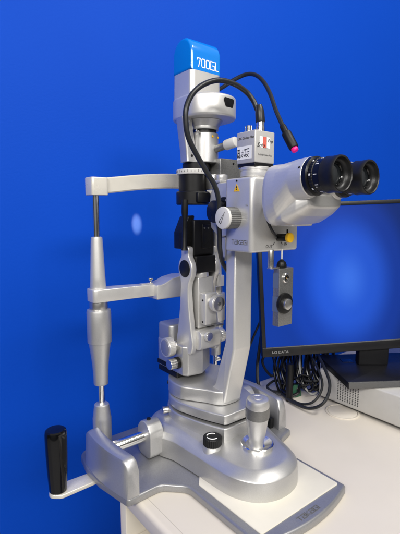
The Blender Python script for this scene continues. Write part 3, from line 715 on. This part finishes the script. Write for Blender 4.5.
# ------------------------------------------------------------------ monitor
YAW = math.radians(5)
mon = empty('computer_monitor', (.129, .835, .1085), (math.radians(-6), math.radians(-2.3), YAW))
tag(mon, 'black flat computer monitor with a blue reflection painted on its screen, on a flat stand', 'monitor')
mW, mH = .509, .3145
fr = MB()
fr.box(0, mW, 0, .018, 0, .0195, MONB, r=.0012); fr.box(0, mW, 0, .018, mH - .0085, mH, MONB, r=.0012)
fr.box(0, .0085, .0002, .0178, .0190, mH - .008, MONB, r=.001); fr.box(mW - .0085, mW, .0002, .0178, .0190, mH - .008, MONB, r=.001)
fr.box(.004, mW - .004, .010, .035, .004, mH - .004, MONB, r=.003)
fro = fr.build('bezel', MONB, mon)
e = MB(); e.box(.0075, mW - .0075, -.0006, .004, .0178, .0196, MONE, r=.0003); e.build('bezel_lip', MONE, fro)
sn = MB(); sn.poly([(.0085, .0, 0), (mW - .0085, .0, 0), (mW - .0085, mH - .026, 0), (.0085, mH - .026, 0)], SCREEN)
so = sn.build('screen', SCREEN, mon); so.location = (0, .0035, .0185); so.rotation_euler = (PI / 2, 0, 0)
lettering('I-O DATA', .0070, Matrix.Translation((.0375, -.0002, .0085)) @ XZ, mat('logo_grey', (.22, .22, .22), .5), fro, thick=.0001, sx=1.15)
# PC first, then the stand on top of it
pc = empty('desktop_computer', Q, (0, 0, TH)); tag(pc, 'white slim desktop computer lying flat with perforated side, under the monitor stand', 'computer')
PV = .31; PB1 = -.004; PB0 = -.40; PH = .066
p = MB(); p.box(PV, PV + .33, PB0, PB1, .006, PH, PCW, r=.003, rc=.010); pco = p.build('case', PCW, pc)
for (a, c) in ((PV + .02, -.025), (PV + .02, -.36), (PV + .29, -.025), (PV + .29, -.36)): MB().cyl((a, c, .0002), (0, 0, 1), .010, .007, PCD).build('foot', PCD, pc)
p = MB(); p.box(PV + .004, PV + .32, PB0 + .004, PB1 - .006, .003, .0065, PCD, r=.0005); p.build('underside', PCD, pc)
vh = MB()
for i in range(9):
    for j in range(13):
        b_ = -.056 - i * .0058 - (0); z = .015 + j * .0037
        if (i * .0060) > .0: pass
        c = [(b_ + .0015 * math.cos(a), z + .0013 * math.sin(a)) for a in [2 * PI * k / 8 for k in range(8)]]
        vh.prism(c, -PV + .0, -PV + .0003, PCD, Matrix(((0, 0, -1, 0), (1, 0, 0, 0), (0, 1, 0, 0), (0, 0, 0, 1))), bt=0, bb=0)
vh.build('vent_holes', PCD, pc)

st = MB()
st.box(.285, .515, .775, .935, PH + .0008, PH + .0145, MONB, r=.0015)
B = st.build('stand_base', MONB, None)
Bm = Matrix.Translation((.285, .775, 0)) @ Matrix.Rotation(YAW, 4, 'Z') @ Matrix.Translation((-.285, -.775, 0))
B.data.transform(Bm)
e = MB(); e.box(.287, .513, .7738, .7752, PH + .0015, PH + .0135, MONE, r=.0003); E1 = e.build('base_edge', MONE, None); E1.data.transform(Bm)
nk = MB(); nk.box(.340, .404, .868, .890, PH + .014, .165, MONB, r=.003); nk.box(.312, .336, .885, .905, PH + .0146, PH + .0152, BLACKG, r=.0002)
N1 = nk.build('stand_neck', MONB, None)
bpy.context.view_layer.update()
iv = (Matrix.Translation(mon.location) @ mon.rotation_euler.to_matrix().to_4x4()).inverted()
for o in (B, E1, N1):
    o.parent = mon; o.data.transform(iv)
E1.parent = B

# ------------------------------------------------------------------ cables behind the desk edge
post_ = MB().lathe([(.0075, .001), (.0075, .080), (.0070, .083), (.005, .084)], Matrix.Identity(4), BLACKM, 24).build('upright_post', BLACKM)
post_.location = (.193, .868, 0); tag(post_, 'short black upright tube standing in front of the tangled cables', 'post')
gp_ = MB()
R = [[Vector((x * k + .008 * z, y * k, z * .026)) for x, y in ((-.020, -.006), (-.01, -.010), (.010, -.006), (.021, .002), (.012, .012), (-.014, .010))] for z, k in ((.02, 1), (.5, .75), (1, .25))]
gp_.rings(R, GREENB)
gpo = gp_.build('green_bag', GREENB); gpo.location = (.205, .892, 0); tag(gpo, 'crumpled green plastic wrapping lying under the black cables', 'plastic bag')

def cable(pts, r, label, k=0):
    o = MB().tube(pts, r, CABLE if k == 0 else BLACKS, 10, 8).build('cable', None)
    tag(o, label, 'cable', 'black cables hanging below the monitor'); return o
C0 = Vector((.22, .915, 0))
L = 'black cable in the tangle hanging between monitor and desk'
cable([(.150, .965, .16), (.140, .95, .10), (.132, .93, .05), (.136, .91, .012), (.17, .90, .006), (.21, .91, .006)], .0040, 'black cable running down beside the left edge of the monitor')
cable([(.155, .97, .18), (.118, .97, .09), (.098, .98, .02), (.08, 1.0, -.06)], .0028, 'thin black cable slanting down behind the silver hand guard')
rnd = random.Random(5)
for i in range(16):
    cx = .172 + .0085 * i + rnd.uniform(-.006, .006); w = rnd.uniform(.010, .026); zb = rnd.uniform(.004, .03); y0 = .925 + rnd.uniform(-.025, .04)
    top = .15 + rnd.uniform(0, .03); lean = rnd.uniform(-.012, .030); yb = 1.0 + rnd.uniform(-.01, .02)
    cable([(cx + lean, yb, top), (cx - w + lean, yb - .03, .10), (cx - w * 1.1, y0 + .01, .055), (cx - w * .3, y0 - .01, zb), (cx + w * .7, y0, .035), (cx + w + lean * .6, yb - .03, .095), (cx + lean + w * .4, yb, top)], rnd.choice((.0026, .0032, .0040)), L, i % 2)
cable([(.262, 1.0, .13), (.258, .93, .105), (.264, .865, .080), (.263, .815, .058), (.246, .795, .030), (.222, .812, .010), (.196, .85, .006), (.18, .89, .008)], .0032, 'black cable looping out across the desk in front of the white computer')
cable([(.252, 1.0, .12), (.248, .94, .095), (.255, .875, .070), (.254, .835, .048), (.236, .822, .022), (.214, .835, .008), (.19, .87, .006)], .0026, 'thinner black cable curling inside the larger loop near the white computer')

GREYC = mat('grey_sheath', (.34, .34, .33), .4)
for i in range(7):
    cx, cy = .185 + .011 * i + rnd.uniform(-.008, .008), .905 + rnd.uniform(-.02, .03); w, d_c, z0 = rnd.uniform(.014, .028), rnd.uniform(.010, .022), .005 + .004 * i
    pts = [(cx + w * math.cos(t * .62 + i) * (1 + .12 * math.sin(3 * t)), cy + d_c * math.sin(t * .62 + i), z0 + .010 * math.sin(t * .62 + i) + .0015 * t + rnd.uniform(0, .004)) for t in range(12)]
    cable(pts, rnd.choice((.0022, .0028, .0034)), L, i % 2)
pcab = MB().tube([(.232, 1.0, .15), (.236, .96, .10), (.228, .925, .055), (.232, .905, .022), (.247, .89, .006), (.262, .90, .006)], .0024, GREYC, 10, 8).build('cable', None)
tag(pcab, 'single pale grey cable hanging among the black ones under the monitor', 'cable', 'cables behind the desk')
del pcab['group']

# ------------------------------------------------------------------ light
w = bpy.data.worlds.new('World'); sc.world = w; w.use_nodes = True
nt = w.node_tree; bg = nt.nodes['Background']
tc = nt.nodes.new('ShaderNodeTexCoord'); sp = nt.nodes.new('ShaderNodeSeparateXYZ'); rp_ = nt.nodes.new('ShaderNodeValToRGB')
mr = nt.nodes.new('ShaderNodeMapRange'); mr.inputs['From Min'].default_value = -1; mr.inputs['From Max'].default_value = 1
nt.links.new(tc.outputs['Generated'], sp.inputs['Vector']); nt.links.new(sp.outputs['Z'], mr.inputs['Value']); nt.links.new(mr.outputs['Result'], rp_.inputs['Fac'])
e = rp_.color_ramp.elements
e[0].position = .25; e[0].color = (.07, .068, .065, 1); e[1].position = .86; e[1].color = (1.05, 1.04, 1.02, 1)
k = e.new(.48); k.color = (.30, .30, .305, 1); k = e.new(.64); k.color = (.46, .46, .465, 1)
# invented paler and darker bands round the unseen room, for contrast in the reflections
at = nt.nodes.new('ShaderNodeMath'); at.operation = 'ARCTAN2'
nt.links.new(sp.outputs['X'], at.inputs[0]); nt.links.new(sp.outputs['Y'], at.inputs[1])
am = nt.nodes.new('ShaderNodeMapRange'); am.inputs['From Min'].default_value = -PI; am.inputs['From Max'].default_value = PI
nt.links.new(at.outputs[0], am.inputs['Value'])
ar_r = nt.nodes.new('ShaderNodeValToRGB'); nt.links.new(am.outputs['Result'], ar_r.inputs['Fac'])
ee = ar_r.color_ramp.elements
ee[0].position = 0; ee[0].color = (1.5,) * 3 + (1,); ee[1].position = 1; ee[1].color = (1.5,) * 3 + (1,)
for pos, val in ((.06, 1.7), (.10, .5), (.17, .35), (.22, 1.5), (.27, 1.2), (.33, .3), (.60, .3), (.70, .5), (.76, 1.7), (.82, 1.3), (.86, .35), (.93, .4), (.96, 1.5)):
    k = ee.new(pos); k.color = (val, val, val, 1)
mulv = nt.nodes.new('ShaderNodeMix'); mulv.data_type = 'RGBA'; mulv.blend_type = 'MULTIPLY'
hz = nt.nodes.new('ShaderNodeMapRange'); hz.inputs['From Min'].default_value = .75; hz.inputs['From Max'].default_value = .35; hz.interpolation_type = 'SMOOTHSTEP'
nt.links.new(sp.outputs['Z'], hz.inputs['Value']); nt.links.new(hz.outputs['Result'], mulv.inputs[0])
nt.links.new(rp_.outputs['Color'], mulv.inputs[6]); nt.links.new(ar_r.outputs['Color'], mulv.inputs[7])
nt.links.new(mulv.outputs[2], bg.inputs['Color']); bg.inputs['Strength'].default_value = .36

def area(name, loc, target, sx, sy, power, col):
    l = bpy.data.lights.new(name, 'AREA'); l.shape = 'RECTANGLE'; l.size = sx; l.size_y = sy; l.energy = power; l.color = col
    o = bpy.data.objects.new(name, l); COL.objects.link(o); o.location = loc
    o.rotation_euler = (Vector(target) - Vector(loc)).to_track_quat('-Z', 'Y').to_euler(); return o
area('ceiling_light', (.95, -.05, 1.9), (.10, .70, .1), .9, .30, 24, (1, .97, .92))
area('ceiling_light', (-.9, -2.0, 1.75), (-.4, .8, .0), 1.4, .45, 58, (1, .97, .93))
area('ceiling_light', (1.2, -2.1, 1.75), (.2, .7, .0), 1.4, .45, 54, (1, .975, .93))

sl_ = bpy.data.lights.new('added_wall_spot', 'SPOT'); sl_.energy = 120; sl_.spot_size = math.radians(9.0); sl_.spot_blend = 1; sl_.shadow_soft_size = .002; sl_.color = (1, .17, .045)

# ------------------------------------------------------------------ camera
cam = bpy.data.cameras.new('Camera'); co = bpy.data.objects.new('Camera', cam); COL.objects.link(co)
co.location = (0, 0, .40); co.rotation_euler = (math.radians(90) - math.atan(52 / 420), 0, 0)
cam.sensor_fit = 'VERTICAL'; cam.sensor_height = 24; cam.lens = 24 * 420 / 534; cam.clip_start = .01; cam.clip_end = 50
sc.camera = co
# added red-tinted spot, standing in for a pale reflected patch on the wall
so_ = bpy.data.objects.new('added_wall_spot', sl_); COL.objects.link(so_)
so_.location = (-.06, .72, .50); so_.scale = (.55, 1, 1)
so_.rotation_euler = (Vector((-.156, 1.040, .378)) - Vector(so_.location)).to_track_quat('-Z', 'Y').to_euler()

sc.view_settings.view_transform = 'Standard'; sc.view_settings.look = 'None'; sc.view_settings.exposure = 0; sc.view_settings.gamma = 1
sc.render.engine = 'CYCLES'; sc.cycles.max_bounces = 8; sc.cycles.use_denoising = True
